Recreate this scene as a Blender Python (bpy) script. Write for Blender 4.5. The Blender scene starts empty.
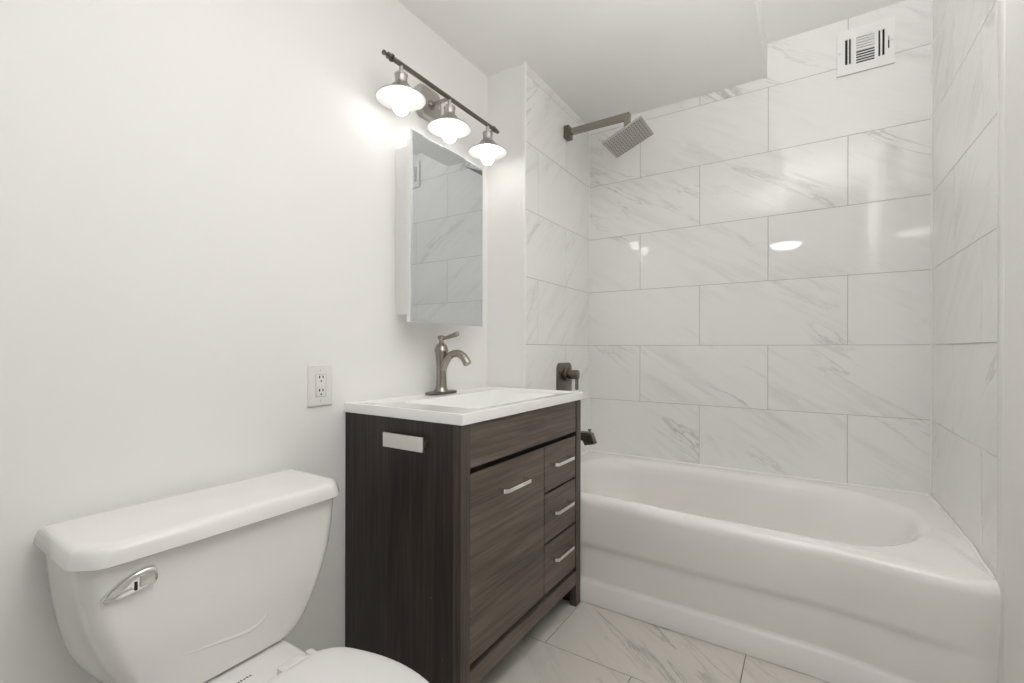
import bpy, bmesh, math, random
from mathutils import Vector, Matrix

scene = bpy.context.scene
COL = scene.collection
PI = math.pi
random.seed(7)

# ------------------------------------------------------------------ camera
cam_d = bpy.data.cameras.new('camera')
cam = bpy.data.objects.new('camera', cam_d)
COL.objects.link(cam)
scene.camera = cam
cam_d.sensor_fit = 'HORIZONTAL'
cam_d.sensor_width = 36.0
cam_d.lens = 36.0 * 458.9 / 1024
cam_d.shift_y = 7.23 / 1024
cam_d.clip_start = 0.02
cam.matrix_world = (Matrix.Translation((1.0672, -2.4795, 1.05))
                    @ Matrix.Rotation(math.radians(32.806), 4, 'Z')
                    @ Matrix.Rotation(PI / 2, 4, 'X')
                    @ Matrix.Rotation(math.radians(0.13), 4, 'Z'))

# ------------------------------------------------------------------ world (daylight of the space behind the camera) and exposure
world = bpy.data.worlds.new('daylight')
scene.world = world
world.use_nodes = True
bg = world.node_tree.nodes['Background']
bg.inputs[0].default_value = (0.94, 0.975, 1.0, 1)
bg.inputs[1].default_value = 0.24
scene.view_settings.view_transform = 'Standard'
scene.view_settings.look = 'None'
scene.view_settings.gamma = 1.0
scene.view_settings.use_curve_mapping = False
scene.view_settings.exposure = 0.27
scene.cycles.max_bounces = 14
scene.cycles.diffuse_bounces = 14
scene.cycles.glossy_bounces = 6
scene.cycles.use_denoising = True
scene.cycles.sample_clamp_indirect = 6.0
# added fill light, out of view near the camera, bounced off the ceiling
fl_d = bpy.data.lights.new('bounce_fill', 'AREA')
fl_d.shape = 'DISK'
fl_d.size = 0.16
fl_d.energy = 20.0
fl_d.spread = math.radians(132)
fl_d.color = (1.0, 0.99, 0.98)
fl = bpy.data.objects.new('bounce_fill', fl_d)
COL.objects.link(fl)
fl.location = (1.05, -2.14, 1.62)
fl.rotation_euler = Vector((-0.14, -0.30, -1.0)).to_track_quat('Z', 'Y').to_euler()
BULB = 6.5
HALL_LAMP = 14.0

# ------------------------------------------------------------------ dimensions (metres): back wall at y=0, shower plumbing wall at x=0
L = 1.4893            # tub alcove length
XL = -0.212           # painted left wall
FZ = 0.0            # floor level
WY = -0.713           # front edge of the wing wall
SOFZ, CEILZ = 2.338, 2.497
SOFX = 0.903
XR = 1.487            # painted right wall
YF = -2.95            # where the room opens to the hall
ROW0 = 1.0697         # a tile joint level
TS = 0.305


# ------------------------------------------------------------------ materials
def new_mat(name):
    m = bpy.data.materials.new(name)
    m.use_nodes = True
    nt = m.node_tree
    b = nt.nodes['Principled BSDF']
    return m, nt, b


def plain(name, col, rough=0.5, metal=0.0, spec=0.5, coat=0.0):
    m, nt, b = new_mat(name)
    b.inputs['Base Color'].default_value = (*col, 1)
    b.inputs['Roughness'].default_value = rough
    b.inputs['Metallic'].default_value = metal
    b.inputs['Specular IOR Level'].default_value = spec
    b.inputs['Coat Weight'].default_value = coat
    return m


def node(nt, kind, **kw):
    n = nt.nodes.new(kind)
    for k, v in kw.items():
        setattr(n, k, v)
    return n


def ramp(nt, fac, stops):
    r = node(nt, 'ShaderNodeValToRGB')
    e = r.color_ramp.elements
    while len(e) < len(stops):
        e.new(0.5)
    for i, (p, c) in enumerate(stops):
        e[i].position = p
        e[i].color = c if len(c) == 4 else (*c, 1)
    nt.links.new(fac, r.inputs[0])
    return r.outputs[0]


def mathn(nt, op, a, b=None):
    n = node(nt, 'ShaderNodeMath', operation=op)
    for i, v in enumerate((a, b)):
        if v is None:
            continue
        if isinstance(v, (int, float)):
            n.inputs[i].default_value = v
        else:
            nt.links.new(v, n.inputs[i])
    return n.outputs[0]


def mixc(nt, fac, a, b, blend='MIX'):
    n = node(nt, 'ShaderNodeMix', data_type='RGBA', blend_type=blend)
    for i, v in ((0, fac), (6, a), (7, b)):
        if isinstance(v, (int, float)):
            n.inputs[i].default_value = v
        elif isinstance(v, tuple):
            n.inputs[i].default_value = (*v, 1)
        else:
            nt.links.new(v, n.inputs[i])
    return n.outputs[2]


def paint(name, col, rough=0.55):
    m, nt, b = new_mat(name)
    tc = node(nt, 'ShaderNodeTexCoord')
    n = node(nt, 'ShaderNodeTexNoise')
    n.inputs['Scale'].default_value = 260
    n.inputs['Detail'].default_value = 2
    nt.links.new(tc.outputs['Object'], n.inputs['Vector'])
    n2 = node(nt, 'ShaderNodeTexNoise')
    n2.inputs['Scale'].default_value = 2.2
    n2.inputs['Detail'].default_value = 4
    nt.links.new(tc.outputs['Object'], n2.inputs['Vector'])
    d = tuple(c * 0.975 for c in col)
    nt.links.new(mixc(nt, n2.outputs[0], d, col), b.inputs['Base Color'])
    bp = node(nt, 'ShaderNodeBump')
    bp.inputs['Strength'].default_value = 0.06
    bp.inputs['Distance'].default_value = 0.002
    nt.links.new(n.outputs[0], bp.inputs['Height'])
    nt.links.new(bp.outputs[0], b.inputs['Normal'])
    b.inputs['Roughness'].default_value = rough
    b.inputs['Specular IOR Level'].default_value = 0.3
    return m


def marble(name, base, smudge, vein, angle, rough, vein_amt=0.75, smudge_amt=0.5):
    """polished marble-look porcelain: the pattern is cut differently for every tile (attribute tile_shift)"""
    m, nt, b = new_mat(name)
    uv = node(nt, 'ShaderNodeUVMap', uv_map='UVMap')
    at = node(nt, 'ShaderNodeAttribute', attribute_name='tile_shift')
    sc_ = node(nt, 'ShaderNodeVectorMath', operation='SCALE')
    nt.links.new(at.outputs['Color'], sc_.inputs[0])
    sc_.inputs['Scale'].default_value = 37.0
    rot = node(nt, 'ShaderNodeVectorRotate', rotation_type='Z_AXIS')
    rot.inputs['Angle'].default_value = angle
    nt.links.new(uv.outputs[0], rot.inputs['Vector'])
    add = node(nt, 'ShaderNodeVectorMath', operation='ADD')
    nt.links.new(rot.outputs[0], add.inputs[0])
    nt.links.new(sc_.outputs[0], add.inputs[1])

    def nz(sx, sy, scale, detail, rough_, dist):
        mp = node(nt, 'ShaderNodeMapping')
        mp.inputs['Scale'].default_value = (sx, sy, 1)
        nt.links.new(add.outputs[0], mp.inputs[0])
        n = node(nt, 'ShaderNodeTexNoise')
        n.inputs['Scale'].default_value = scale
        n.inputs['Detail'].default_value = detail
        n.inputs['Roughness'].default_value = rough_
        n.inputs['Distortion'].default_value = dist
        nt.links.new(mp.outputs[0], n.inputs['Vector'])
        return n.outputs[0]
    W, K = (1, 1, 1), (0, 0, 0)
    thin = ramp(nt, nz(1.0, 5.5, 1.7, 6, 0.60, 0.45), [(0.475, K), (0.5, W), (0.53, K)])
    thin_mask = ramp(nt, nz(1.0, 2.4, 1.9, 3, 0.5, 0.3), [(0.53, K), (0.74, W)])
    v = mathn(nt, 'MULTIPLY', mathn(nt, 'MULTIPLY', thin, thin_mask), vein_amt)
    streak = ramp(nt, nz(1.0, 8.0, 2.2, 7, 0.66, 0.35), [(0.47, K), (0.75, W)])
    streak_mask = ramp(nt, nz(1.0, 2.2, 1.4, 2, 0.5, 0.2), [(0.42, K), (0.66, W)])
    s = mathn(nt, 'MULTIPLY', mathn(nt, 'MULTIPLY', streak, streak_mask), smudge_amt)
    c = mixc(nt, s, base, smudge)
    c = mixc(nt, v, c, vein)
    nt.links.new(c, b.inputs['Base Color'])
    b.inputs['Roughness'].default_value = rough
    b.inputs['Specular IOR Level'].default_value = 0.5
    return m


def wood(name, along, tones):
    """dark brown laminate; along = object axis the grain runs on"""
    m, nt, b = new_mat(name)
    tc = node(nt, 'ShaderNodeTexCoord')
    s1 = {'X': (1.2, 38, 38), 'Y': (38, 1.2, 38), 'Z': (38, 38, 1.2)}[along]
    s2 = {'X': (1.0, 9, 9), 'Y': (9, 1.0, 9), 'Z': (9, 9, 1.0)}[along]

    def nz(s, scale, detail, dist):
        mp = node(nt, 'ShaderNodeMapping')
        mp.inputs['Scale'].default_value = s
        nt.links.new(tc.outputs['Object'], mp.inputs[0])
        n = node(nt, 'ShaderNodeTexNoise')
        n.inputs['Scale'].default_value = scale
        n.inputs['Detail'].default_value = detail
        n.inputs['Distortion'].default_value = dist
        nt.links.new(mp.outputs[0], n.inputs['Vector'])
        return n.outputs[0]
    fine = nz(s1, 3.2, 5, 0.2)
    broad = nz(s2, 1.6, 4, 0.9)
    f = mathn(nt, 'ADD', mathn(nt, 'MULTIPLY', fine, 0.55), mathn(nt, 'MULTIPLY', broad, 0.45))
    c = ramp(nt, f, [(0.34, tones[0]), (0.50, tones[1]), (0.68, tones[2])])
    sp = node(nt, 'ShaderNodeTexVoronoi')
    sp.inputs['Scale'].default_value = 26
    nt.links.new(tc.outputs['Object'], sp.inputs['Vector'])
    keep = ramp(nt, sp.outputs['Color'], [(0.78, (0, 0, 0)), (0.80, (1, 1, 1))])
    dot = ramp(nt, sp.outputs['Distance'], [(0.035, (1, 1, 1)), (0.05, (0, 0, 0))])
    k = mathn(nt, 'MULTIPLY', mathn(nt, 'MULTIPLY', keep, dot), 0.55)
    nt.links.new(mixc(nt, k, c, (0.42, 0.39, 0.35)), b.inputs['Base Color'])
    b.inputs['Roughness'].default_value = 0.42
    b.inputs['Specular IOR Level'].default_value = 0.4
    bp = node(nt, 'ShaderNodeBump')
    bp.inputs['Strength'].default_value = 0.12
    bp.inputs['Distance'].default_value = 0.001
    nt.links.new(fine, bp.inputs['Height'])
    nt.links.new(bp.outputs[0], b.inputs['Normal'])
    return m


def brushed(name, col, rough=0.3):
    m, nt, b = new_mat(name)
    tc = node(nt, 'ShaderNodeTexCoord')
    n = node(nt, 'ShaderNodeTexNoise')
    n.inputs['Scale'].default_value = 90
    n.inputs['Detail'].default_value = 3
    nt.links.new(tc.outputs['Object'], n.inputs['Vector'])
    r = node(nt, 'ShaderNodeMapRange')
    r.inputs['To Min'].default_value = rough * 0.98
    r.inputs['To Max'].default_value = rough * 1.02
    nt.links.new(n.outputs[0], r.inputs[0])
    nt.links.new(r.outputs[0], b.inputs['Roughness'])
    b.inputs['Base Color'].default_value = (*col, 1)
    b.inputs['Metallic'].default_value = 1.0
    return m


def porcelain(name, col, rough):
    m, nt, b = new_mat(name)
    tc = node(nt, 'ShaderNodeTexCoord')
    n = node(nt, 'ShaderNodeTexNoise')
    n.inputs['Scale'].default_value = 5
    n.inputs['Detail'].default_value = 3
    nt.links.new(tc.outputs['Object'], n.inputs['Vector'])
    d = tuple(c * 0.985 for c in col)
    nt.links.new(mixc(nt, n.outputs[0], d, col), b.inputs['Base Color'])
    b.inputs['Roughness'].default_value = rough
    b.inputs['Specular IOR Level'].default_value = 0.5
    return m


def emitter(name, col, strength):
    m = bpy.data.materials.new(name)
    m.use_nodes = True
    nt = m.node_tree
    nt.nodes.clear()
    e = node(nt, 'ShaderNodeEmission')
    e.inputs[0].default_value = (*col, 1)
    e.inputs[1].default_value = strength
    o = node(nt, 'ShaderNodeOutputMaterial')
    nt.links.new(e.outputs[0], o.inputs[0])
    return m


M = {}
M['paint'] = paint('white_wall_paint', (0.86, 0.853, 0.84))
M['ceil'] = paint('white_ceiling_paint', (0.87, 0.865, 0.855), 0.7)
M['tile'] = marble('marble_wall_tile', (0.85, 0.845, 0.835), (0.50, 0.49, 0.475), (0.36, 0.35, 0.34), math.radians(33), 0.03, 0.62, 0.42)
M['tile_side'] = marble('marble_side_tile', (0.85, 0.845, 0.835), (0.50, 0.49, 0.475), (0.38, 0.37, 0.36), math.radians(44), 0.03, 0.45, 0.38)
M['floor_tile'] = marble('marble_floor_tile', (0.63, 0.605, 0.555), (0.42, 0.41, 0.39), (0.20, 0.205, 0.205), math.radians(38), 0.16, 0.9, 0.7)
M['grout'] = plain('grey_grout', (0.50, 0.49, 0.47), 0.9)
M['floor_grout'] = plain('dark_floor_grout', (0.20, 0.185, 0.165), 0.9)
M['caulk'] = plain('white_caulk', (0.86, 0.855, 0.84), 0.35)
M['trim'] = plain('white_edge_trim', (0.85, 0.845, 0.83), 0.35)
M['tub'] = porcelain('tub_enamel', (0.87, 0.85, 0.825), 0.10)
M['toilet'] = porcelain('toilet_china', (0.82, 0.81, 0.79), 0.12)
M['plastic'] = plain('white_plastic', (0.80, 0.79, 0.775), 0.3)
M['sink'] = porcelain('sink_resin', (0.86, 0.855, 0.845), 0.16)
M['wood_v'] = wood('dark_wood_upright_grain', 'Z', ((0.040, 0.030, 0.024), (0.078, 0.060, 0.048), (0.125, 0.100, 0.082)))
M['wood_side'] = wood('dark_wood_side_panel', 'Z', ((0.016, 0.0105, 0.0075), (0.030, 0.021, 0.016), (0.056, 0.042, 0.033)))  # toned darker than the fronts, partly shade put into the colour
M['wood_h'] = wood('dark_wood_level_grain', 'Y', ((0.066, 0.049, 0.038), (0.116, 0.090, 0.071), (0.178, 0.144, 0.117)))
M['dark'] = plain('dark_cabinet_inside', (0.020, 0.016, 0.014), 0.7)
M['nickel'] = brushed('brushed_nickel', (0.35, 0.318, 0.282), 0.27)
M['nickel_dark'] = brushed('aged_nickel', (0.20, 0.178, 0.152), 0.30)
M['nickel_pale'] = brushed('pale_satin_nickel', (0.74, 0.72, 0.69), 0.34)
M['chrome'] = plain('chrome', (0.83, 0.82, 0.80), 0.07, 1.0)
M['mirror'] = plain('mirror_glass', (0.74, 0.775, 0.79), 0.015, 1.0)
M['white_metal'] = plain('white_enamelled_metal', (0.84, 0.835, 0.825), 0.35)
M['shade_out'] = brushed('shade_nickel', (0.50, 0.48, 0.455), 0.36)
M['black'] = plain('dark_opening', (0.012, 0.012, 0.012), 0.8)
M['rubber'] = plain('grey_nozzle_rubber', (0.17, 0.16, 0.15), 0.6)
M['ink'] = plain('dark_ink', (0.05, 0.05, 0.05), 0.6)
M['lining'] = plain('white_shade_lining', (0.55, 0.55, 0.548), 0.5)
M['bulb'] = emitter('lit_bulb', (1.0, 0.975, 0.94), BULB)
M['hall_lamp'] = emitter('lit_hall_lamp', (1.0, 0.97, 0.93), HALL_LAMP)


# ------------------------------------------------------------------ mesh helpers (all coordinates are world metres)
def wloc(o):
    v = Vector((0, 0, 0))
    while o is not None:
        v += o.location
        o = o.parent
    return v


def obj(name, bm, mats, parent=None, smooth=38, wn=False, loc=None):
    me = bpy.data.meshes.new(name)
    bmesh.ops.recalc_face_normals(bm, faces=bm.faces)
    base = wloc(parent)
    if parent is None:
        if loc is None:
            xs = [v.co.x for v in bm.verts]; ys = [v.co.y for v in bm.verts]; zs = [v.co.z for v in bm.verts]
            loc = ((min(xs) + max(xs)) / 2, (min(ys) + max(ys)) / 2, min(zs))
        base = Vector(loc)
    bmesh.ops.translate(bm, verts=bm.verts, vec=-base)
    bm.to_mesh(me)
    bm.free()
    if not isinstance(mats, (list, tuple)):
        mats = [mats]
    for m in mats:
        me.materials.append(m)
    if smooth:
        for p in me.polygons:
            p.use_smooth = True
        me.set_sharp_from_angle(angle=math.radians(smooth))
    o = bpy.data.objects.new(name, me)
    COL.objects.link(o)
    if parent is not None:
        o.parent = parent
    else:
        o.location = base
    if wn:
        md = o.modifiers.new('normals', 'WEIGHTED_NORMAL')
        md.keep_sharp = True
    return o


def thing(name, label, cat, loc, group=None):
    o = bpy.data.objects.new(name, None)
    COL.objects.link(o)
    o.location = loc
    o.empty_display_size = 0.05
    o['label'] = label
    o['category'] = cat
    if group:
        o['group'] = group
    return o


def tag(o, label, cat, group=None):
    o['label'] = label
    o['category'] = cat
    if group:
        o['group'] = group
    return o


def struct(name, bm, mats, label=None, cat=None, **kw):
    o = obj(name, bm, mats, **kw)
    o['kind'] = 'structure'
    if label:
        o['label'] = label
        o['category'] = cat
    return o


def box(bm, x0, x1, y0, y1, z0, z1, bev=0.0, seg=2, mi=0, rot=None, pivot=None):
    r = bmesh.ops.create_cube(bm, size=1.0)
    vs = r['verts']
    bmesh.ops.scale(bm, vec=(x1 - x0, y1 - y0, z1 - z0), verts=vs)
    bmesh.ops.translate(bm, vec=((x0 + x1) / 2, (y0 + y1) / 2, (z0 + z1) / 2), verts=vs)
    if rot is not None:
        bmesh.ops.rotate(bm, cent=pivot or ((x0 + x1) / 2, (y0 + y1) / 2, (z0 + z1) / 2), matrix=rot, verts=vs)
    fs = set(f for v in vs for f in v.link_faces)
    for f in fs:
        f.material_index = mi
    if bev > 0:
        es = list(set(e for v in vs for e in v.link_edges))
        g = bmesh.ops.bevel(bm, geom=es, offset=bev, offset_type='OFFSET', segments=seg, profile=0.5, affect='EDGES')
        for f in g['faces']:
            f.material_index = mi
    return bm


def B():
    return bmesh.new()


def boxes(*args, **kw):
    bm = B()
    for a in args:
        box(bm, *a, **kw)
    return bm


def loft(bm, rings, cap0=True, cap1=True, mi=0, closed=True):
    vr = [[bm.verts.new(p) for p in r] for r in rings]
    n = len(rings[0])
    for a, b in zip(vr, vr[1:]):
        for i in range(n if closed else n - 1):
            j = (i + 1) % n
            f = bm.faces.new((a[i], a[j], b[j], b[i]))
            f.material_index = mi
    if cap0:
        bm.faces.new(vr[0]).material_index = mi
    if cap1:
        bm.faces.new(list(reversed(vr[-1]))).material_index = mi
    return vr


def frame(d):
    d = Vector(d).normalized()
    up = Vector((0, 0, 1)) if abs(d.z) < 0.95 else Vector((1, 0, 0))
    a = d.cross(up).normalized()
    return a, a.cross(d).normalized(), d


def lathe(bm, prof, origin, axis=(0, 0, 1), n=40, mi=0, cap0=True, cap1=True):
    """prof: list of (radius, distance along axis)"""
    a, b, d = frame(axis)
    o = Vector(origin)
    rings = []
    for r, h in prof:
        rings.append([o + d * h + (a * math.cos(2 * PI * i / n) + b * math.sin(2 * PI * i / n)) * max(r, 1e-5) for i in range(n)])
    return loft(bm, rings, cap0, cap1, mi)


def cyl(bm, p0, p1, r, n=24, bev=0.0, mi=0):
    p0, p1 = Vector(p0), Vector(p1)
    h = (p1 - p0).length
    if bev:
        prof = [(r - bev, 0), (r - bev * 0.3, bev * 0.3), (r, bev), (r, h - bev), (r - bev * 0.3, h - bev * 0.3), (r - bev, h)]
    else:
        prof = [(r, 0), (r, h)]
    return lathe(bm, prof, p0, p1 - p0, n, mi)


def tube(bm, pts, radii, n=20, mi=0, squash=1.0):
    pts = [Vector(p) for p in pts]
    rings = []
    pa = None
    for i, p in enumerate(pts):
        d = (pts[min(i + 1, len(pts) - 1)] - pts[max(i - 1, 0)]).normalized()
        if pa is None:
            a, b, _ = frame(d)
        else:
            a = (pa - d * pa.dot(d)).normalized()
            b = a.cross(d)
        pa = a
        r = radii[i] if isinstance(radii, (list, tuple)) else radii
        rings.append([p + a * math.cos(2 * PI * k / n) * r + b * math.sin(2 * PI * k / n) * r * squash for k in range(n)])
    loft(bm, rings, True, True, mi)


def spline(pts, sub=6):
    pts = [Vector(p) for p in pts]
    out = []
    for i in range(len(pts) - 1):
        p0, p1, p2, p3 = pts[max(i - 1, 0)], pts[i], pts[i + 1], pts[min(i + 2, len(pts) - 1)]
        for k in range(sub):
            t = k / sub
            out.append(0.5 * ((2 * p1) + (p2 - p0) * t + (2 * p0 - 5 * p1 + 4 * p2 - p3) * t * t + (3 * p1 - p0 - 3 * p2 + p3) * t ** 3))
    out.append(pts[-1])
    return out


def prism(bm, poly, axis, a0, a1, bev=0.0, seg=2, mi=0):
    """poly: 2-D points in the two remaining axes (in xyz order)"""
    def P(p, h):
        if axis == 'X': return (h, p[0], p[1])
        if axis == 'Y': return (p[0], h, p[1])
        return (p[0], p[1], h)
    vr = loft(bm, [[P(p, a0) for p in poly], [P(p, a1) for p in poly]], True, True, mi)
    if bev:
        es = list(set(e for r in vr for v in r for e in v.link_edges))
        bmesh.ops.bevel(bm, geom=es, offset=bev, segments=seg, profile=0.5, affect='EDGES')


def rrect(x0, x1, y0, y1, rs, nc=8, ns=12, front_fn=None):
    """closed rounded rectangle, counter-clockwise from the front left corner, same point count for any size.
    rs = radius, or four radii (front left, front right, back right, back left), each a number or an (rx, ry) pair"""
    if not isinstance(rs, (list, tuple)):
        rs = [rs] * 4
    rs = [(r, r) if not isinstance(r, (list, tuple)) else r for r in rs]
    cs = [(x0 + rs[0][0], y0 + rs[0][1], PI), (x1 - rs[1][0], y0 + rs[1][1], 1.5 * PI),
          (x1 - rs[2][0], y1 - rs[2][1], 0), (x0 + rs[3][0], y1 - rs[3][1], 0.5 * PI)]
    pts = []
    for k in range(4):
        cx_, cy_, a0 = cs[k]
        arc = [(cx_ + rs[k][0] * math.cos(a0 + 0.5 * PI * i / nc), cy_ + rs[k][1] * math.sin(a0 + 0.5 * PI * i / nc)) for i in range(nc + 1)]
        pts += arc
        nx = cs[(k + 1) % 4]
        rn = rs[(k + 1) % 4]
        e = (nx[0] + rn[0] * math.cos(nx[2]), nx[1] + rn[1] * math.sin(nx[2]))
        s = arc[-1]
        for i in range(1, ns):
            t = i / ns
            pts.append((s[0] + (e[0] - s[0]) * t, s[1] + (e[1] - s[1]) * t))
    return pts


def smooth01(a, b, x):
    t = min(1, max(0, (x - a) / (b - a)))
    return t * t * (3 - 2 * t)


# ------------------------------------------------------------------ tiled surfaces
def tiled(name, to3d, normal, rows, u0, u1, v0, v1, mat, grout, label, thick=0.010, gap=0.0023, holes=None):
    """rows: list of (va, vb, [joints along u]); to3d(u, v, d) with d = depth behind the finished face"""
    bm = B()
    uvl = bm.loops.layers.uv.new('UVMap')
    cl = bm.loops.layers.color.new('tile_shift')
    g = gap / 2
    # grout bed
    r = [[to3d(u, v, d) for (u, v) in ((u0, v0), (u1, v0), (u1, v1), (u0, v1))] for d in (0.0012, thick)]
    loft(bm, r, True, True, 1)
    for va, vb, joints in rows:
        a, b = max(va, v0), min(vb, v1)
        if b - a < 0.006:
            continue
        js = [u0 - 1] + [j for j in joints if u0 < j < u1] + [u1 + 1]
        for ja, jb in zip(js, js[1:]):
            ua, ub = max(ja + g, u0), min(jb - g, u1)
            if ub - ua < 0.006:
                continue
            za = a + g if va > v0 else a
            zb = b - g if vb < v1 else b
            sh = (random.random(), random.random(), random.random(), 1)
            e = 0.0006
            r1 = [bm.verts.new(to3d(u, v, 0)) for (u, v) in ((ua + e, za + e), (ub - e, za + e), (ub - e, zb - e), (ua + e, zb - e))]
            r2 = [bm.verts.new(to3d(u, v, 0.0015)) for (u, v) in ((ua, za), (ub, za), (ub, zb), (ua, zb))]
            fs = [bm.faces.new(r1)]
            for i in range(4):
                j = (i + 1) % 4
                fs.append(bm.faces.new((r1[i], r2[i], r2[j], r1[j])))
            for f in fs:
                f.material_index = 0
                for lp in f.loops:
                    c = lp.vert.co
                    lp[cl] = sh
                    lp[uvl].uv = uvof(normal, c)
    me_mats = [mat, grout]
    o = struct(name, bm, me_mats, label, 'wall' if 'wall' in name else 'floor', smooth=0)
    return o


def uvof(normal, c):
    if normal == 'X': return (c.y, c.z)
    if normal == '-X': return (-c.y, c.z)
    if normal == 'Y': return (c.x, c.z)
    return (c.x, c.y)


# back wall: joints read in two alternating patterns
JA = [0.298 - 0.61, 0.298, 0.908, 1.518]
JB = [0.603 - 0.61, 0.603, 1.213]
rows = []
for k in range(-4, 6):
    rows.append((ROW0 + k * TS, ROW0 + (k + 1) * TS, JA if k % 2 else JB))
tiled('wall_back', lambda u, v, d: (u, d, v), 'Y', rows, 0.0, L, FZ, CEILZ, M['tile'], M['grout'],
      'marble-look tiled shower wall behind the bathtub')
# plumbing wall (left of the tub): tiles run from the back corner forwards
JC = [-0.33, 0.28]
JD = [-0.63, -0.02]
rows = []
for k in range(-4, 6):
    rows.append((ROW0 + k * TS, ROW0 + (k + 1) * TS, [-0.61, -0.0] if k % 2 else [-0.305]))
rows = [(a, b, ([-0.305] if i % 2 else [-0.60])) for i, (a, b, j) in enumerate(rows)]
tiled('wall_plumbing', lambda u, v, d: (-d, u, v), '-X', rows, WY, 0.0, FZ, SOFZ, M['tile_side'], M['grout'],
      'narrow tiled wall carrying the shower arm and tub spout')
rows = []
for k in range(-4, 6):
    rows.append((ROW0 + k * TS, ROW0 + (k + 1) * TS, [-0.33] if k % 2 else [-0.63]))
tiled('wall_tub_end', lambda u, v, d: (L + d, u, v), 'X', rows, -0.772, 0.0, FZ, CEILZ, M['tile_side'], M['grout'],
      'tiled wall at the right end of the bathtub')

# floor tiles: rows run along x
FY = -1.035
rows = []
for k in range(-8, 1):
    a = FY + k * TS
    rows.append((a, a + (TS if k else 0.36), [(-0.33 if k % 2 == 0 else -0.017) + 0.61 * i for i in range(0, 4)]))
tiled('floor', lambda u, v, d: (u, v, FZ - d), 'Z', rows, XL, L, YF, -0.68, M['floor_tile'], M['floor_grout'],
      'marble-look tiled bathroom floor', thick=0.05)

# ------------------------------------------------------------------ painted shell
T = 0.12
struct('wall_left', boxes((XL - T, XL, YF, WY + 0.0, FZ - 0.05, CEILZ)), M['paint'], 'white painted wall behind toilet and vanity', 'wall', smooth=0)
struct('wall_wing', boxes((XL - T, -0.0101, WY + 0.0001, 0.12, FZ - 0.05, CEILZ)), M['paint'], 'white painted end of the wing wall beside the shower', 'wall', smooth=0)
struct('wall_behind', boxes((-0.010, L + T, 0.0101, 0.12, FZ - 0.05, CEILZ)), M['paint'], smooth=0)
struct('wall_right', boxes((XR, L + 0.16, YF, -0.822, FZ - 0.05, CEILZ)), M['paint'], 'white painted wall at the right edge of the room', 'wall', smooth=0)
struct('wall_right_core', boxes((L + 0.0101, L + 0.16, -0.8219, 0.01, FZ - 0.05, CEILZ)), M['paint'], smooth=0)
struct('ceiling', boxes((XL - T, L + 0.16, YF, 0.12, CEILZ, CEILZ + 0.1)), M['ceil'], 'white ceiling above the right half of the tub', 'ceiling', smooth=0)
struct('ceiling_soffit', boxes((XL, SOFX, YF, -0.0005, SOFZ, CEILZ - 0.0002), bev=0.002), M['ceil'], 'lowered white soffit over vanity and tub', 'ceiling', smooth=0)
# trims: white tile edging and caulk
struct('trim_1', boxes((-0.014, 0.0025, WY - 0.010, WY - 0.0002, FZ, SOFZ), bev=0.002), M['trim'], 'white edge strip of the shower wall tiles', 'trim')
struct('trim_2', boxes((L - 0.003, L + 0.01, -0.8215, -0.7722, FZ, CEILZ), bev=0.002), M['trim'], 'white edge strip of the tub end wall tiles', 'trim')


def caulk_bead(pts, r=0.0035):
    bm = B()
    tube(bm, pts, r, 8)
    return bm


struct('trim_3', caulk_bead([(L - 0.001, -0.001, 0.47), (L - 0.001, -0.001, CEILZ)]), M['caulk'], 'white caulk line in the corner right of the tub', 'trim')
struct('trim_4', caulk_bead([(0.001, -0.001, 0.47), (0.001, -0.001, SOFZ)], 0.002), M['caulk'], 'white caulk line in the corner by the shower arm', 'trim')

# hall behind the camera, open to daylight
struct('floor_hall', boxes((-1.6, 3.2, -5.6, YF - 0.001, FZ - 0.06, FZ)), plain('hall_floor', (0.62, 0.58, 0.53), 0.4), 'plain hall floor behind the camera', 'floor', smooth=0)
struct('ceiling_hall', boxes((-1.6, 3.2, -5.6, YF - 0.001, CEILZ, CEILZ + 0.1)), M['ceil'], 'hall ceiling behind the camera', 'ceiling', smooth=0)

# ------------------------------------------------------------------ bathtub
TUBZ = 0.461


def tub_front(x):
    return -0.7165 - 0.004 * x / L - 0.056 * smooth01(1.05, L, x)


def tub_bow(x):
    """how far the rim bellies out past the foot of the apron"""
    return 0.030 * smooth01(0.28, 0.80, x)


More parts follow.
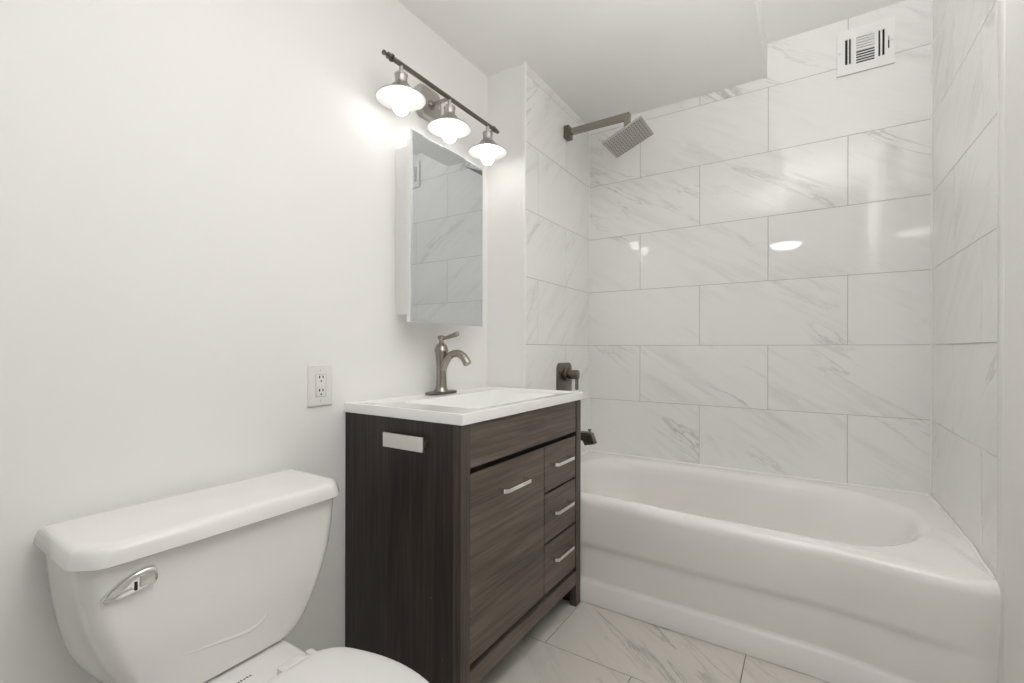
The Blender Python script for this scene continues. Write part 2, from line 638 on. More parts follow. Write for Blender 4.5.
def build_tub():
    bm = B()
    NC, NS = 8, 40
    e = 0.004

    def ztop(y):
        return TUBZ - 0.020 * smooth01(-0.55, -0.70, y)

    def outer(z, d, rec=0.0, useztop=None, bow=0.0):
        pts = rrect(e, L - 0.0008, -0.73, -e, 0.003, NC, NS)
        out = []
        for (x, y) in pts:
            w = 1.0 if y < -0.72 else 0.0
            yy = y
            if w:
                r_ = rec * smooth01(1.425, 1.40, x)
                yy = tub_front(x) + (y + 0.73) - d + r_ - tub_bow(x) * bow
            z_ = z if useztop is None else ztop(y) + (useztop if w else min(0.0, useztop * 0.1))
            out.append((x, yy, z_))
        return out
    rings = [outer(FZ + 0.002, 0), outer(0.078, 0), outer(0.088, -0.002, 0.003), outer(0.096, -0.003, 0.009), outer(0.104, -0.003, 0.009, bow=0.05), outer(0.212, -0.003, 0.009, bow=0.38), outer(0.222, -0.003, 0.009, bow=0.4),
                          outer(0.232, -0.003, 0.007, bow=0.42), outer(0.246, -0.002, 0.0, bow=0.45), outer(0.258, -0.002, 0.0, bow=0.5), outer(0.33, 0.0, bow=0.8), outer(0, 0.001, 0, -0.040, bow=1), outer(0, -0.001, 0, -0.026, bow=1),
             outer(0, -0.008, 0, -0.012, bow=1), outer(0, -0.020, 0, -0.004, bow=1), outer(0, -0.031, 0, 0.0, bow=1)]

    def inner(off, zf, left=0.0, right=0.0):
        o = off
        pts = rrect(0.085 + o + left, 1.402 - o - right, -0.688 + o, -0.075 - o,
                    [(0.20, 0.20), (0.25, 0.23), (0.34, 0.27), (0.20, 0.20)], NC, NS)
        return [(x, y + 0.030 * (1 - smooth01(0.28, 0.80, x)) * smooth01(-0.45, -0.66, y), zf(y)) for x, y in pts]
    rings += [inner(-0.008, lambda y: ztop(y) - 0.0006), inner(0.0, lambda y: ztop(y) - 0.003), inner(0.012, lambda y: ztop(y) - 0.012),
              inner(0.022, lambda y: ztop(y) - 0.028), inner(0.030, lambda y: ztop(y) - 0.06, 0.0, 0.01), inner(0.045, lambda y: 0.30, 0.01, 0.05),
              inner(0.065, lambda y: 0.18, 0.02, 0.12), inner(0.09, lambda y: 0.125, 0.03, 0.16), inner(0.125, lambda y: 0.108, 0.04, 0.18),
              inner(0.17, lambda y: 0.104, 0.05, 0.2)]
    loft(bm, rings, True, True)
    return bm


tub = thing('bathtub', 'white alcove bathtub with a stepped apron, beneath the marble-look tile walls', 'bathtub', (L / 2, -0.38, FZ))
obj('tub_body', build_tub(), M['tub'], tub, smooth=60)
bm = B()
for ab in (((0.004, -0.005, TUBZ + 0.001), (L - 0.003, -0.005, TUBZ + 0.001)), ((L - 0.005, -0.003, TUBZ + 0.001), (L - 0.005, -0.55, TUBZ), (L - 0.005, -0.66, TUBZ - 0.014), (L - 0.005, -0.765, TUBZ - 0.020)), ((0.005, -0.003, TUBZ + 0.001), (0.005, -0.55, TUBZ), (0.005, -0.70, TUBZ - 0.018))):
    tube(bm, ab, 0.005, 8)
c = obj('caulk_bead', bm, M['caulk'], tub)
bm = B()
lathe(bm, [(0.0, 0.014), (0.02, 0.013), (0.032, 0.008), (0.034, 0.0)], (0.136, -0.37, 0.285), (1, 0, 0.05), 28)
obj('overflow_plate', bm, M['nickel'], tub)
bm = B()
lathe(bm, [(0.034, 0.0), (0.034, 0.003), (0.024, 0.004), (0.02, 0.001), (0.0, 0.001)], (0.36, -0.37, 0.105), (0, 0, 1), 28)
obj('drain', bm, M['nickel'], tub)

# ------------------------------------------------------------------ shower arm and head
sh = thing('wall_shower', 'brushed nickel square rain shower head on a straight wall arm', 'shower', (0.0, -0.31, 2.175))
obj('wall_flange', boxes((0.0005, 0.030, -0.338, -0.284, 2.144, 2.206), bev=0.003), M['nickel_dark'], sh, wn=True)
bm = B()
prism(bm, [(0.028, 2.163), (0.318, 2.163), (0.318, 2.100), (0.345, 2.100), (0.345, 2.190), (0.028, 2.190)], 'Y', -0.325, -0.297, 0.002)
obj('arm', bm, M['nickel'], sh, wn=True)
tilt = math.atan2(0.078, 0.19)
hc = Vector((0.336, -0.31, 2.066))
Rh = Matrix.Rotation(-tilt, 3, 'Y')
bm = B()
lathe(bm, [(0.010, 0), (0.012, 0.01), (0.015, 0.022), (0.013, 0.034), (0.009, 0.040)], hc + Rh @ Vector((0, 0, 0.010)), Rh @ Vector((0, 0, 1)), 24)
obj('ball_joint', bm, M['nickel'], sh)
bm = B()
box(bm, hc.x - 0.1025, hc.x + 0.1025, hc.y - 0.1, hc.y + 0.1, hc.z, hc.z + 0.009, bev=0.002, rot=Rh, pivot=hc)
hd = obj('head_plate', bm, M['shade_out'], sh, wn=True)
bm = B()
N, NJ = 14, 10
for i in range(N):
    for j in range(NJ):
        p = hc + Rh @ Vector((-0.088 + 0.176 * i / (N - 1), -0.086 + 0.172 * j / (NJ - 1), 0.0005))
        lathe(bm, [(0.0040, 0), (0.0034, 0.0016), (0.0016, 0.0021)], p, Rh @ Vector((0, 0, -1)), 8)
noz = obj('nozzles', bm, M['rubber'], hd)
noz['kind'] = 'stuff'

# ------------------------------------------------------------------ shower valve and tub spout
va = thing('shower_valve', 'brushed nickel shower valve with a rounded plate and lever, above the countertop edge', 'valve', (0.0, -0.33, 0.89))
bm = B()
pl = rrect(-0.412, -0.248, 0.790, 0.978, 0.034, 8, 4)
rings = [[(x, p[0], p[1]) for p in rrect(-0.412 + i, -0.248 - i, 0.79 + i, 0.978 - i, 0.034 - i, 8, 4)] for x, i in ((0.0005, 0), (0.007, 0), (0.0095, 0.0008), (0.0105, 0.003))]
loft(bm, rings)
obj('valve_plate', bm, M['nickel_dark'], va)
bm = B()
cyl(bm, (0.009, -0.33, 0.918), (0.030, -0.33, 0.918), 0.034, 32, 0.003)
cyl(bm, (0.025, -0.33, 0.918), (0.084, -0.33, 0.918), 0.024, 32, 0.003)
obj('valve_knob', bm, M['nickel_dark'], va)
obj('valve_lever', boxes((0.068, 0.084, -0.337, -0.323, 0.84, 0.918), bev=0.004), M['nickel'], va, wn=True)

sp = thing('tub_spout', 'dark nickel tub spout with diverter knob, between the vanity and the back wall', 'spout', (0.0, -0.33, 0.60))
bm = B()
prism(bm, [(0.0005, 0.592), (0.118, 0.592), (0.128, 0.566), (0.180, 0.578), (0.160, 0.627), (0.128, 0.632), (0.118, 0.628), (0.0005, 0.628)], 'Y', -0.352, -0.308, 0.002)
obj('spout_body', bm, M['nickel_dark'], sp, smooth=30)
bm = B()
cyl(bm, (0.147, -0.33, 0.626), (0.147, -0.33, 0.640), 0.004, 12)
cyl(bm, (0.147, -0.33, 0.638), (0.147, -0.33, 0.648), 0.008, 16, 0.002)
obj('diverter_knob', bm, M['nickel_dark'], sp)

# ------------------------------------------------------------------ air vent on the back wall
ve = thing('air_vent', 'white metal air register with a damper lever, high on the tiled wall', 'vent', (1.2715, 0.0, 2.248))
vx0, vx1, vz0, vz1 = 1.173, 1.370, 2.248, 2.441
wv, hv = vx1 - vx0, vz1 - vz0


def vq(u, v):
    return vx0 + u * wv, vz0 + v * hv


slots_v = [(0.145, 0.195, 0.22, 0.79), (0.215, 0.252, 0.22, 0.79), (0.725, 0.762, 0.22, 0.79), (0.79, 0.835, 0.22, 0.79)]
slots_h = [(0.34, 0.66, 0.77 - 0.058 * k - 0.020, 0.77 - 0.058 * k) for k in range(5)] + [(0.34, 0.66, 0.465 - 0.058 * k - 0.043, 0.465 - 0.058 * k) for k in range(5)]
lever_slot = (0.885, 0.91, 0.34, 0.62)
bm = B()
us = sorted(set([0, 1] + [round(q, 4) for s in slots_v + slots_h + [lever_slot] for q in s[:2]]))
vs = sorted(set([0, 1] + [round(q, 4) for s in slots_v + slots_h + [lever_slot] for q in s[2:]]))
allsl = slots_v + slots_h + [lever_slot]
for ua, ub in zip(us, us[1:]):
    for a, b_ in zip(vs, vs[1:]):
        cu, cv = (ua + ub) / 2, (a + b_) / 2
        if any(s[0] < cu < s[1] and s[2] < cv < s[3] for s in allsl):
            continue
        (xa, za), (xb, zb) = vq(ua, a), vq(ub, b_)
        bm.faces.new([bm.verts.new(p) for p in ((xa, -0.010, za), (xb, -0.010, za), (xb, -0.010, zb), (xa, -0.010, zb))])
bmesh.ops.remove_doubles(bm, verts=bm.verts, dist=1e-5)
r = bmesh.ops.extrude_face_region(bm, geom=list(bm.faces))
bmesh.ops.translate(bm, vec=(0, 0.006, 0), verts=[v for v in r['geom'] if isinstance(v, bmesh.types.BMVert)])
obj('face_plate', bm, M['white_metal'], ve, smooth=0)
bm = B()
box(bm, vx0 + 0.001, vx1 - 0.001, -0.0042, -0.0005, vz0 + 0.001, vz1 - 0.001)
obj('duct_opening', bm, M['black'], ve, smooth=0)
for s in slots_v:
    (xa, za), (xb, zb) = vq(s[0], s[2]), vq(s[1], s[3])
    obj('louvre', boxes((xb - 0.0014, xb - 0.0006, -0.0085, -0.0043, za, zb)), M['white_metal'], ve, smooth=0)
for k, s in enumerate(slots_h):
    (xa, za), (xb, zb) = vq(s[0], s[2]), vq(s[1], s[3])
    obj('louvre', boxes((xa, xb, -0.0085, -0.0043, za, za + (0.0010 if k < 5 else 0.0014))), M['white_metal'], ve, smooth=0)
(xa, za) = vq(0.885, 0.55)
obj('damper_lever', boxes((xa + 0.0015, xa + 0.0075, -0.022, -0.0043, za - 0.004, za + 0.010), bev=0.001), M['white_metal'], ve)
for u, v in ((0.05, 0.5), (0.955, 0.5)):
    x, z = vq(u, v)
    bm = B()
    lathe(bm, [(0.0042, 0), (0.0036, 0.0015), (0.0, 0.002)], (x, -0.0099, z), (0, -1, 0), 14)
    obj('screw', bm, M['nickel_pale'], ve)

# ------------------------------------------------------------------ vanity cabinet
VY0, VY1 = -1.509, -0.726
VXF = 0.277
VTOP = 0.842
vn = thing('bathroom_vanity', 'dark brown wood-grain vanity cabinet with one door and three drawers', 'vanity', (0.03, (VY0 + VY1) / 2, FZ))
PW = 0.043
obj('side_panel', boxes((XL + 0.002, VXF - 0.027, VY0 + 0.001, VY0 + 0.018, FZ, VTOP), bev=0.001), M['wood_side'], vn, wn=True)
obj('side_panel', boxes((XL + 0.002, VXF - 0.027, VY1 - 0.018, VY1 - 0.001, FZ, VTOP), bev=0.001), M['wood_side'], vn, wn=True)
obj('leg', boxes((VXF - 0.027, VXF, VY0, VY0 + PW, FZ, VTOP), bev=0.0015), M['wood_v'], vn, wn=True)
obj('leg', boxes((VXF - 0.027, VXF, VY1 - PW, VY1, FZ, VTOP), bev=0.0015), M['wood_v'], vn, wn=True)
ya, yb = VY0 + PW, VY1 - PW
obj('top_panel', boxes((VXF - 0.020, VXF - 0.003, ya, yb, 0.714, 0.836), bev=0.001), M['wood_h'], vn, wn=True)
obj('bottom_rail', boxes((VXF - 0.022, VXF - 0.001, ya, yb, 0.092, 0.145), bev=0.001), M['wood_h'], vn, wn=True)
bm = boxes((VXF - 0.045, VXF - 0.030, VY0 + 0.018, VY1 - 0.018, 0.13, VTOP - 0.004), (XL + 0.004, VXF - 0.045, VY0 + 0.018, VY1 - 0.018, 0.13, 0.145),
           (XL + 0.004, XL + 0.016, VY0 + 0.018, VY1 - 0.018, 0.145, VTOP - 0.004))
obj('carcass', bm, M['dark'], vn, smooth=0)


def pull(y0, y1, z, x_base, parent, name='handle'):
    """flat strip pull with rounded bends, standing off the front"""
    bm = B()
    depth, w, t = 0.036, 0.012, 0.009
    pts = []
    rr = 0.010
    pts.append((x_base, y0 + t / 2))
    for i in range(7):
        a = PI - 0.5 * PI * i / 6
        pts.append((x_base + depth - t / 2 - rr + rr * math.sin(PI - a), y0 + t / 2 + rr + rr * math.cos(a)))
    for i in range(7):
        a = 0.5 * PI * i / 6
        pts.append((x_base + depth - t / 2 - rr + rr * math.cos(a), y1 - t / 2 - rr + rr * math.sin(a)))
    pts.append((x_base, y1 - t / 2))
    rings = []
    for i, p in enumerate(pts):
        q0, q1 = pts[max(0, i - 1)], pts[min(len(pts) - 1, i + 1)]
        d = Vector((q1[0] - q0[0], q1[1] - q0[1])).normalized()
        nn = Vector((-d.y, d.x)) * t / 2
        rings.append([(p[0] + nn.x, p[1] + nn.y, z - w / 2), (p[0] - nn.x, p[1] - nn.y, z - w / 2), (p[0] - nn.x, p[1] - nn.y, z + w / 2), (p[0] + nn.x, p[1] + nn.y, z + w / 2)])
    loft(bm, rings)
    return obj(name, bm, M['chrome'], parent, smooth=30)


DX = VXF - 0.003
ys = -1.033
door = obj('door', boxes((DX - 0.008, DX, ya + 0.003, ys - 0.0025, 0.163, 0.696), bev=0.001), M['wood_h'], vn, wn=True)
pull(-1.328, -1.172, 0.619, DX - 0.001, door)
for z0, z1 in ((0.532, 0.696), (0.348, 0.523), (0.163, 0.339)):
    dr = obj('drawer', boxes((DX - 0.008, DX, ys + 0.0025, yb - 0.003, z0, z1), bev=0.001), M['wood_h'], vn, wn=True)
    zc = {0.532: 0.628, 0.348: 0.452, 0.163: 0.281}[z0]
    pull(-0.990, -0.842, zc, DX - 0.001, dr)
# paper holder pull on the left side panel
bm = B()
y_s, y_o = VY0 + 0.0015, VY0 - 0.022
box(bm, -0.006, 0.158, y_o, y_o + 0.007, 0.756, 0.799, bev=0.0015)
box(bm, 0.002, 0.012, y_o + 0.004, y_s, 0.766, 0.788, bev=0.0015)
box(bm, 0.139, 0.149, y_o + 0.004, y_s, 0.766, 0.788, bev=0.0015)
o = obj('paper_bar', bm, M['nickel_pale'], vn, wn=True)
o['label'] = 'satin nickel bracket on the cabinet side'

# ------------------------------------------------------------------ sink top
def build_sink():
    bm = B()
    X0, X1, Y0, Y1 = XL + 0.0015, 0.287, -1.514, -0.722
    zt, zb = 0.873, 0.8425
    NC, NS = 6, 12

    def ring(i, z, r=0.004):
        return [(x, y, z) for x, y in rrect(X0 + i, X1 - i, Y0 + i, Y1 - i, r, NC, NS)]

    def opn(i, z, r, dx0=0, dy=0):
        return [(x, y, z) for x, y in rrect(-0.078 + i + dx0, 0.232 - i, -1.385 + i + dy, -0.850 - i - dy, r, NC, NS)]
    rings = [ring(0.02, zb, 0.002), ring(0, zb), ring(0, zt - 0.003), ring(0.001, zt - 0.001), ring(0.003, zt, 0.004), ring(0.012, zt, 0.004), ring(0.015, zt - 0.0018, 0.004),
             opn(-0.006, zt - 0.0025, 0.03), opn(0, zt - 0.0035, 0.03), opn(0.004, zt - 0.008, 0.03), opn(0.012, zt - 0.03, 0.035, 0.004, 0.03), opn(0.022, zt - 0.065, 0.04, 0.008, 0.075),
             opn(0.032, zt - 0.082, 0.04, 0.01, 0.09), opn(0.055, zt - 0.090, 0.04, 0.01, 0.10), opn(0.10, zt - 0.093, 0.03, 0.01, 0.12)]
    loft(bm, rings, False, True)
    # underside shell
    under = [ring(0.02, zb, 0.002), opn(-0.012, zb, 0.03), opn(0.004, zt - 0.06, 0.04, 0.0, 0.05), opn(0.03, zt - 0.100, 0.04, 0.0, 0.08)]
    loft(bm, under, False, True)
    bmesh.ops.remove_doubles(bm, verts=bm.verts, dist=1e-5)
    return bm


st = thing('sink_top', 'white integrated sink countertop with rectangular basin, on the dark vanity', 'sink', (0.03, -1.118, 0.8425))
obj('countertop', build_sink(), M['sink'], st, smooth=35)
bm = B()
lathe(bm, [(0.024, 0), (0.024, 0.003), (0.017, 0.004), (0.015, 0.002), (0.0, 0.004)], (0.075, -1.1175, 0.7805), (0, 0, 1), 24)
obj('sink_drain', bm, M['nickel'], st)

# ------------------------------------------------------------------ faucet
fx, fy, fz = -0.148, -1.108, 0.8715
fa = thing('faucet', 'brushed nickel single-lever faucet with curved spout, behind the sink basin', 'faucet', (fx, fy, fz))
bm = B()
rings = []
for i, z in ((0.003, 0.0), (0.0, 0.002), (0.0, 0.007), (0.003, 0.0105), (0.008, 0.0115)):
    rings.append([(fx + x, fy + y, fz + z) for x, y in rrect(-0.028 + i, 0.028 - i, -0.079 + i, 0.079 - i, 0.0275 - i, 8, 4)])
loft(bm, rings)
obj('deck_plate', bm, M['nickel_dark'], fa)
bm = B()
lathe(bm, [(0.029, 0.010), (0.028, 0.014), (0.0235, 0.020), (0.0215, 0.030), (0.020, 0.06), (0.0195, 0.085), (0.0205, 0.115), (0.0230, 0.145), (0.0255, 0.163), (0.026, 0.166)],
      (fx, fy, fz), n=40)
path = spline([(fx + 0.004, fy, fz + 0.098), (fx + 0.022, fy, fz + 0.128), (fx + 0.050, fy, fz + 0.154), (fx + 0.084, fy, fz + 0.160), (fx + 0.112, fy, fz + 0.146), (fx + 0.131, fy, fz + 0.120)], 6)
rad = [0.0185 - 0.0045 * math.sin(PI * min(1, i / (len(path) - 1) * 1.05)) for i in range(len(path))]
rad = [r_ if i < len(path) * 0.6 else 0.0142 + 0.0022 * (i / len(path) - 0.6) / 0.4 for i, r_ in enumerate(rad)]
tube(bm, path, rad, 24)
obj('spout', bm, M['nickel'], fa, smooth=50)
bm = B()
lathe(bm, [(0.0262, 0.166), (0.0272, 0.168), (0.0272, 0.173), (0.0255, 0.176), (0.0245, 0.182), (0.0205, 0.192), (0.012, 0.199), (0.0095, 0.203), (0.0088, 0.210), (0.011, 0.214), (0.0145, 0.219), (0.0150, 0.224), (0.011, 0.229), (0.0, 0.231)],
      (fx, fy, fz), n=36)
obj('cap', bm, M['nickel'], fa, smooth=50)
bm = B()
tube(bm, [(fx + 0.006, fy, fz + 0.218), (fx + 0.03, fy - 0.001, fz + 0.222), (fx + 0.055, fy - 0.002, fz + 0.228), (fx + 0.075, fy - 0.003, fz + 0.233), (fx + 0.086, fy - 0.003, fz + 0.236), (fx + 0.090, fy - 0.003, fz + 0.237)],
     [0.006, 0.0068, 0.0085, 0.0098, 0.0085, 0.003], 16)
obj('lever', bm, M['nickel'], fa, smooth=50)

# ------------------------------------------------------------------ medicine cabinet
mc = thing('medicine_cabinet', 'white medicine cabinet with frameless mirror door, above the faucet', 'cabinet', (XL, -1.12, 1.174))
obj('cabinet_body', boxes((XL + 0.0005, -0.112, -1.290, -0.953, 1.174, 1.784), bev=0.002), M['white_metal'], mc, wn=True)
dm = obj('mirror_door', boxes((-0.1115, -0.0945, -1.331, -0.913, 1.1435, 1.8135), bev=0.001), M['white_metal'], mc, wn=True)
dm.rotation_euler.z = math.radians(-0.15)     # the door stands a touch ajar
bm = B()
rings = [[(x, y, z) for y, z in ((-1.3305 + i, 1.144 + i), (-0.9135 - i, 1.144 + i), (-0.9135 - i, 1.813 - i), (-1.3305 + i, 1.813 - i))] for x, i in ((-0.0944, 0), (-0.0915, 0), (-0.0900, 0.006))]
loft(bm, rings)
obj('mirror', bm, M['mirror'], dm, smooth=0)

# ------------------------------------------------------------------ vanity light
LX, LYC, LZ = -0.092, -1.128, 2.012
vl = thing('vanity_light', 'three-bulb nickel wall light with open bell shades, above the mirror cabinet', 'lamp', (XL, LYC, LZ))
bm = B()
c_ = 0.022
a_, h_ = 0.068, 0.062
pc = LZ + 0.008
octo = [(LYC - a_ + c_, pc - h_), (LYC + a_ - c_, pc - h_), (LYC + a_, pc - h_ + c_), (LYC + a_, pc + h_ - c_), (LYC + a_ - c_, pc + h_), (LYC - a_ + c_, pc + h_), (LYC - a_, pc + h_ - c_), (LYC - a_, pc - h_ + c_)]


def scl(k):
    return [(LYC + (y - LYC) * k, pc + (z - pc) * k) for y, z in octo]


loft(bm, [[(x, y, z) for y, z in scl(k)] for x, k in ((XL + 0.0005, 1.0), (XL + 0.012, 1.0), (XL + 0.014, 0.97), (XL + 0.018, 0.93), (XL + 0.024, 0.90), (XL + 0.026, 0.86))])
wp = obj('wall_plate', bm, M['shade_out'], vl, smooth=25)
for s in (-1, 1):
    bm = B()
    lathe(bm, [(0.005, 0), (0.005, 0.003), (0.003, 0.006), (0, 0.007)], (XL + 0.026, LYC + s * 0.045, pc), (1, 0, 0), 14)
    obj('screw', bm, M['nickel_pale'], wp)
bm = B()
cyl(bm, (XL + 0.02, LYC, LZ), (LX, LYC, LZ), 0.007, 20)
lathe(bm, [(0.018, 0), (0.016, 0.006), (0.009, 0.012)], (XL + 0.026, LYC, LZ), (1, 0, 0), 24)
obj('arm', bm, M['nickel'], vl)
bm = B()
cyl(bm, (LX, LYC - 0.295, LZ), (LX, LYC + 0.295, LZ), 0.0085, 20)
obj('bar', bm, M['nickel_dark'], vl)
for s in (-1, 1):
    bm = B()
    lathe(bm, [(0.0085, 0.0), (0.0125, 0.001), (0.0125, 0.006), (0.006, 0.008), (0.006, 0.013), (0.0105, 0.015), (0.0105, 0.021), (0.0045, 0.024), (0.0045, 0.030), (0.008, 0.034), (0.0075, 0.040), (0.0, 0.044)],
          (LX, LYC + s * 0.288, LZ), (0, s, 0), 18)
    obj('finial', bm, M['nickel_dark'], vl)
RIM = 1.897
for yc in (LYC - 0.250, LYC, LYC + 0.250):
    bm = B()
    lathe(bm, [(0.0065, LZ - RIM), (0.0065, 0.088), (0.013, 0.086), (0.020, 0.083), (0.0225, 0.080), (0.0225, 0.076), (0.0205, 0.074), (0.0205, 0.053), (0.023, 0.050), (0.024, 0.044)], (LX, yc, RIM), n=32)
    obj('socket', bm, M['shade_out'], vl)
    bm = B()
    out = [(0.024, 0.046), (0.030, 0.043), (0.035, 0.036), (0.041, 0.028), (0.055, 0.018), (0.070, 0.008), (0.0815, 0.001), (0.0835, -0.001), (0.0835, -0.003)]
    inn = [(0.0815, -0.003), (0.0800, -0.001), (0.068, 0.006), (0.053, 0.0155), (0.039, 0.0255), (0.031, 0.033), (0.022, 0.038)]
    v1 = lathe(bm, out + [inn[0]], (LX, yc, RIM), n=48, mi=0, cap0=False, cap1=False)
    v2 = lathe(bm, inn + [(0.0, 0.039)], (LX, yc, RIM), n=48, mi=1, cap0=False, cap1=False)
    bmesh.ops.remove_doubles(bm, verts=bm.verts, dist=1e-6)
    obj('shade', bm, [M['shade_out'], M['lining']], vl, smooth=50)
    bm = B()
    lathe(bm, [(0.0, -0.056), (0.010, -0.0545), (0.019, -0.049), (0.0255, -0.040), (0.0285, -0.028), (0.0275, -0.016), (0.0235, -0.004), (0.0185, 0.008), (0.0145, 0.020), (0.0135, 0.036)], (LX, yc, RIM), n=32)
    obj('bulb', bm, M['bulb'], vl, smooth=80)

# ------------------------------------------------------------------ wall outlet
oy0, oy1, oz0, oz1 = -1.644, -1.559, 0.869, 1.000
ou = thing('wall_outlet', 'white double wall outlet with a wide cover plate, left of the vanity', 'outlet', (XL, (oy0 + oy1) / 2, oz0))
bm = B()
loft(bm, [[(x, y, z) for y, z in rrect(oy0 + i, oy1 - i, oz0 + i, oz1 - i, 0.003, 4, 2)] for x, i in ((XL + 0.0005, 0), (XL + 0.003, 0), (XL + 0.0065, 0.004))])
obj('cover_plate', bm, M['plastic'], ou, smooth=25)
yc, zc = (oy0 + oy1) / 2, (oz0 + oz1) / 2
bm = B()
box(bm, XL + 0.005, XL + 0.0068, yc - 0.0185, yc + 0.0185, zc - 0.0355, zc + 0.0355)
obj('surround_gap', bm, M['grout'], ou, smooth=0)
bm = B()
box(bm, XL + 0.005, XL + 0.0078, yc - 0.0168, yc + 0.0168, zc - 0.0338, zc + 0.0338, bev=0.0008)
rc = obj('receptacle', bm, M['plastic'], ou)
for dz in (0.0205, -0.0205):
    bm = B()
    for dy, hh in ((-0.0058, 0.0085), (0.0062, 0.0075)):
        box(bm, XL + 0.0072, XL + 0.00815, yc + dy - 0.0018, yc + dy + 0.0018, zc + dz + 0.006 - hh / 2, zc + dz + 0.006 + hh / 2)
    cyl(bm, (XL + 0.0076, yc, zc + dz - 0.0065), (XL + 0.00815, yc, zc + dz - 0.0065), 0.0026, 14)
    obj('socket_slots', bm, M['black'], rc, smooth=0)
obj('test_button', boxes((XL + 0.0076, XL + 0.0086, yc - 0.006, yc + 0.006, zc - 0.0045, zc + 0.0005), bev=0.0003), M['plastic'], rc)
for dz in (0.048, -0.048):
    bm = B()
    lathe(bm, [(0.003, 0), (0.0026, 0.001), (0.0, 0.0014)], (XL + 0.0064, yc, zc + dz), (1, 0, 0), 14)
    obj('plate_screw', bm, M['nickel_pale'], ou)

# ------------------------------------------------------------------ toilet
TY = -1.966
to = thing('toilet', 'white two-piece toilet with chrome flush lever, between left wall and vanity', 'toilet', (0.1, TY, FZ))
# half widths of the tank at its front and at its back
hw = [(0.362, 0.118, 0.172), (0.368, 0.139, 0.182), (0.380, 0.160, 0.192), (0.400, 0.177, 0.205), (0.430, 0.194, 0.218), (0.460, 0.208, 0.227), (0.500, 0.224, 0.236),
      (0.550, 0.240, 0.244), (0.600, 0.249, 0.250), (0.645, 0.254, 0.254), (0.668, 0.256, 0.255)]


def tank_ring(z, wf, wb, i=0.0):
    t = (z - 0.362) / 0.306
    xf = 0.024 + 0.010 * t + 0.006 * math.sin(PI * t) - i
    out = []
    for x, y in rrect(-0.192 + i, xf, -1, 1, [(0.012, 0.04), (0.045, 0.14), (0.045, 0.14), (0.012, 0.04)], 8, 8):
        u = smooth01(0.0, 1.0, (x + 0.192) / (xf + 0.192))
        out.append((x, TY + y * (wb + (wf - wb) * u - i), z))
    return out


bm = B()
loft(bm, [tank_ring(0.3565, 0.095, 0.15, 0.012)] + [tank_ring(*h) for h in hw])
tube(bm, spline([(0.0100, -2.170, 0.480), (0.0150, -2.145, 0.460), (0.0230, -2.080, 0.446), (0.0232, -2.000, 0.432), (0.0232, -1.941, 0.425), (0.0240, -1.908, 0.437), (0.0243, -1.893, 0.462), (0.0200, -1.890, 0.52)], 6), 0.0080, 12)
obj('tank', bm, M['toilet'], to, smooth=60)


def lid_ring(i, z):
    w = 0.269 - i
    x0, x1 = -0.200 + i, 0.056 - i
    poly = [(x0, -w + 0.008), (x0 + 0.008, -w), (x1 - 0.048, -w), (x1 - 0.038, -w + 0.003), (x1 - 0.007, -w + 0.028), (x1, -w + 0.042),
            (x1 + 0.003, 0.0), (x1, w - 0.042), (x1 - 0.007, w - 0.028), (x1 - 0.038, w - 0.003), (x1 - 0.048, w), (x0 + 0.008, w), (x0, w - 0.008)]
    return [(x, TY + y, z) for x, y in poly]


bm = B()
loft(bm, [lid_ring(0.008, 0.6684), lid_ring(0.002, 0.6688), lid_ring(0.0, 0.671), lid_ring(0.0015, 0.683), lid_ring(0.005, 0.694), lid_ring(0.0075, 0.6985), lid_ring(0.012, 0.7018), lid_ring(0.018, 0.7035), lid_ring(0.03, 0.7042)])
obj('tank_lid', bm, M['toilet'], to, smooth=45)

# flush lever: a leaf pointed towards the wall side
ly0, ly1, lz = -2.196, -2.116, 0.6235
lxs = 0.034


def leaf(i):
    up = [(-2.197, -0.013), (-2.188, -0.002), (-2.172, 0.009), (-2.152, 0.018), (-2.134, 0.0215), (-2.120, 0.021)]
    lo = [(-2.115, 0.012), (-2.114, -0.004), (-2.118, -0.0115), (-2.135, -0.0145), (-2.155, -0.018), (-2.175, -0.020), (-2.190, -0.019)]
    pts = up + lo
    cy_ = -2.150
    return [(cy_ + (y - cy_) * i, lz + z * i) for y, z in pts]


bm = B()
loft(bm, [[(lxs + dx, y, z) for y, z in leaf(k)] for dx, k in ((-0.012, 0.96), (0.006, 1.0), (0.010, 0.96), (0.012, 0.85))])
lv = obj('flush_lever', bm, M['chrome'], to, smooth=40)
lv['label'] = 'chrome leaf-shaped flush lever'
bm = B()
prism(bm, [(-2.184, lz - 0.014), (-2.158, lz - 0.001), (-2.152, lz - 0.010), (-2.158, lz - 0.014)], 'X', lxs + 0.011, lxs + 0.0145, 0.0008)
obj('finger_grip', bm, M['chrome'], lv)
bm = B()
box(bm, lxs + 0.011, lxs + 0.0135, -2.1515, -2.1475, lz - 0.012, lz + 0.003)
obj('grip_slot', bm, M['black'], lv, smooth=0)
bm = B()
box(bm, lxs + 0.011, lxs + 0.0138, -2.144, -2.121, lz - 0.009, lz + 0.012, bev=0.0015)
obj('grip_badge', bm, M['nickel_pale'], lv)


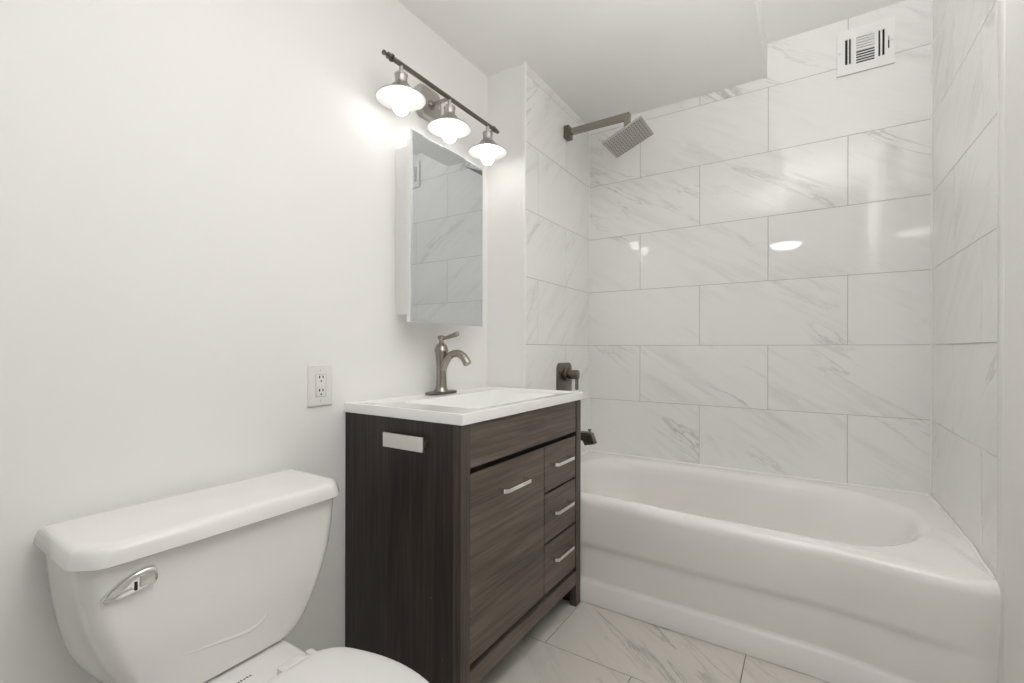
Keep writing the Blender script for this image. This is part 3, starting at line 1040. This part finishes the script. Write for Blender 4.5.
def bowl_ring(i, z, x0=-0.10, x1=0.60, k=1.0):
    """keyhole outline: narrow deck at the back, egg-shaped bowl in front"""
    top, n = [], 26
    for j in range(n + 1):
        t = j / n
        x = x0 + (x1 - x0) * (1 - math.cos(PI * t)) / 2
        u = (x - 0.17) / (x1 - 0.17)
        deck = 0.122
        if u <= 0:
            w = deck
        else:
            egg = 0.174 * math.sqrt(max(0, 1 - ((x - 0.33) / (x1 - 0.33)) ** 2)) if x > 0.33 else 0.178 - (0.178 - deck) * (1 - smooth01(0.12, 0.33, x))
            w = egg
        if x < x0 + 0.03:
            w *= math.sqrt(max(0.0, 1 - ((x0 + 0.03 - x) / 0.03) ** 2)) * 0.35 + 0.65
        top.append((x, max(0.002, w * k - i)))
    pts = [(x, -w) for x, w in top] + [(x, w) for x, w in reversed(top)]
    return [(x, TY + y, z) for x, y in pts]


bm = B()
rings = [bowl_ring(0.03, FZ, -0.06, 0.46, 0.75), bowl_ring(0.03, FZ + 0.03, -0.06, 0.46, 0.75), bowl_ring(0.05, 0.09, -0.05, 0.44, 0.78), bowl_ring(0.05, 0.16, -0.06, 0.46, 0.82),
         bowl_ring(0.03, 0.24, -0.08, 0.53, 0.92), bowl_ring(0.008, 0.30, -0.10, 0.585, 1.0), bowl_ring(0.0, 0.325, -0.10, 0.60), bowl_ring(0.0, 0.343, -0.10, 0.60), bowl_ring(0.004, 0.350, -0.098, 0.597), bowl_ring(0.012, 0.3525, -0.09, 0.59)]
loft(bm, rings)
bw = obj('bowl', bm, M['toilet'], to, smooth=50)
bm = B()
for k in range(6):
    wd = 0.0042
    y = -1.992 + k * 0.0062
    box(bm, 0.069, 0.0728, y, y + wd, 0.3525, 0.3528)
    if k % 2 == 0:
        box(bm, 0.0675, 0.0690, y, y + wd * 0.5, 0.3525, 0.3528)
mk = obj('maker_mark', bm, M['ink'], bw, smooth=0)


def seat_ring(i, z):
    top, n = [], 30
    x0, x1 = 0.163 + i, 0.605 - i
    for j in range(n + 1):
        t = j / n
        x = x0 + (x1 - x0) * (1 - math.cos(PI * t)) / 2
        if x > 0.36:
            w = 0.175 * math.sqrt(max(0, 1 - ((x - 0.36) / (0.605 - 0.36)) ** 2))
        else:
            w = 0.175 - 0.050 * ((0.36 - x) / 0.197) ** 2.0
        if x < x0 + 0.05:
            w -= 0.035 * (1 - math.sqrt(max(0, 1 - ((x0 + 0.05 - x) / 0.05) ** 2)))
        top.append((x, max(0.0015, w - i)))
    pts = [(x, -w) for x, w in top] + [(x, w) for x, w in reversed(top)]
    return [(x, TY + y, z) for x, y in pts]


bm = B()
loft(bm, [seat_ring(0.006, 0.3535), seat_ring(0.001, 0.356), seat_ring(0.0, 0.362), seat_ring(0.002, 0.368), seat_ring(0.006, 0.3705)])
obj('seat', bm, M['plastic'], to, smooth=50)
bm = B()
loft(bm, [seat_ring(0.006, 0.3725), seat_ring(0.001, 0.375), seat_ring(0.0, 0.381), seat_ring(0.003, 0.388), seat_ring(0.009, 0.3925), seat_ring(0.022, 0.395), seat_ring(0.06, 0.3965), seat_ring(0.10, 0.397)])
obj('seat_lid', bm, M['plastic'], to, smooth=50)
for s in (-1, 1):
    bm = B()
    y = TY + s * 0.070
    box(bm, 0.112, 0.146, y - 0.022, y + 0.022, 0.352, 0.368, bev=0.004)
    box(bm, 0.130, 0.172, y - 0.040, y - 0.024, 0.358, 0.378, bev=0.003)
    box(bm, 0.130, 0.172, y + 0.024, y + 0.040, 0.358, 0.378, bev=0.003)
    cyl(bm, (0.143, y - 0.038, 0.368), (0.143, y + 0.038, 0.368), 0.007, 14)
    obj('seat_hinge', bm, M['plastic'], to)

# ------------------------------------------------------------------ hall lamp behind the camera (seen only as a reflection in the tiles)
hl = thing('ceiling_lamp', 'flush round lamp on the hall ceiling behind the camera', 'lamp', (0.81, -4.75, CEILZ))
bm = B()
lathe(bm, [(0.19, 0.0), (0.19, -0.02), (0.18, -0.025)], (0.81, -4.75, CEILZ), n=40, cap1=False)
obj('lamp_base', bm, M['nickel'], hl)
bm = B()
lathe(bm, [(0.178, -0.024), (0.17, -0.05), (0.13, -0.08), (0.07, -0.095), (0.0, -0.10)], (0.81, -4.75, CEILZ), n=40, cap1=False)
obj('lamp_dome', bm, M['hall_lamp'], hl)
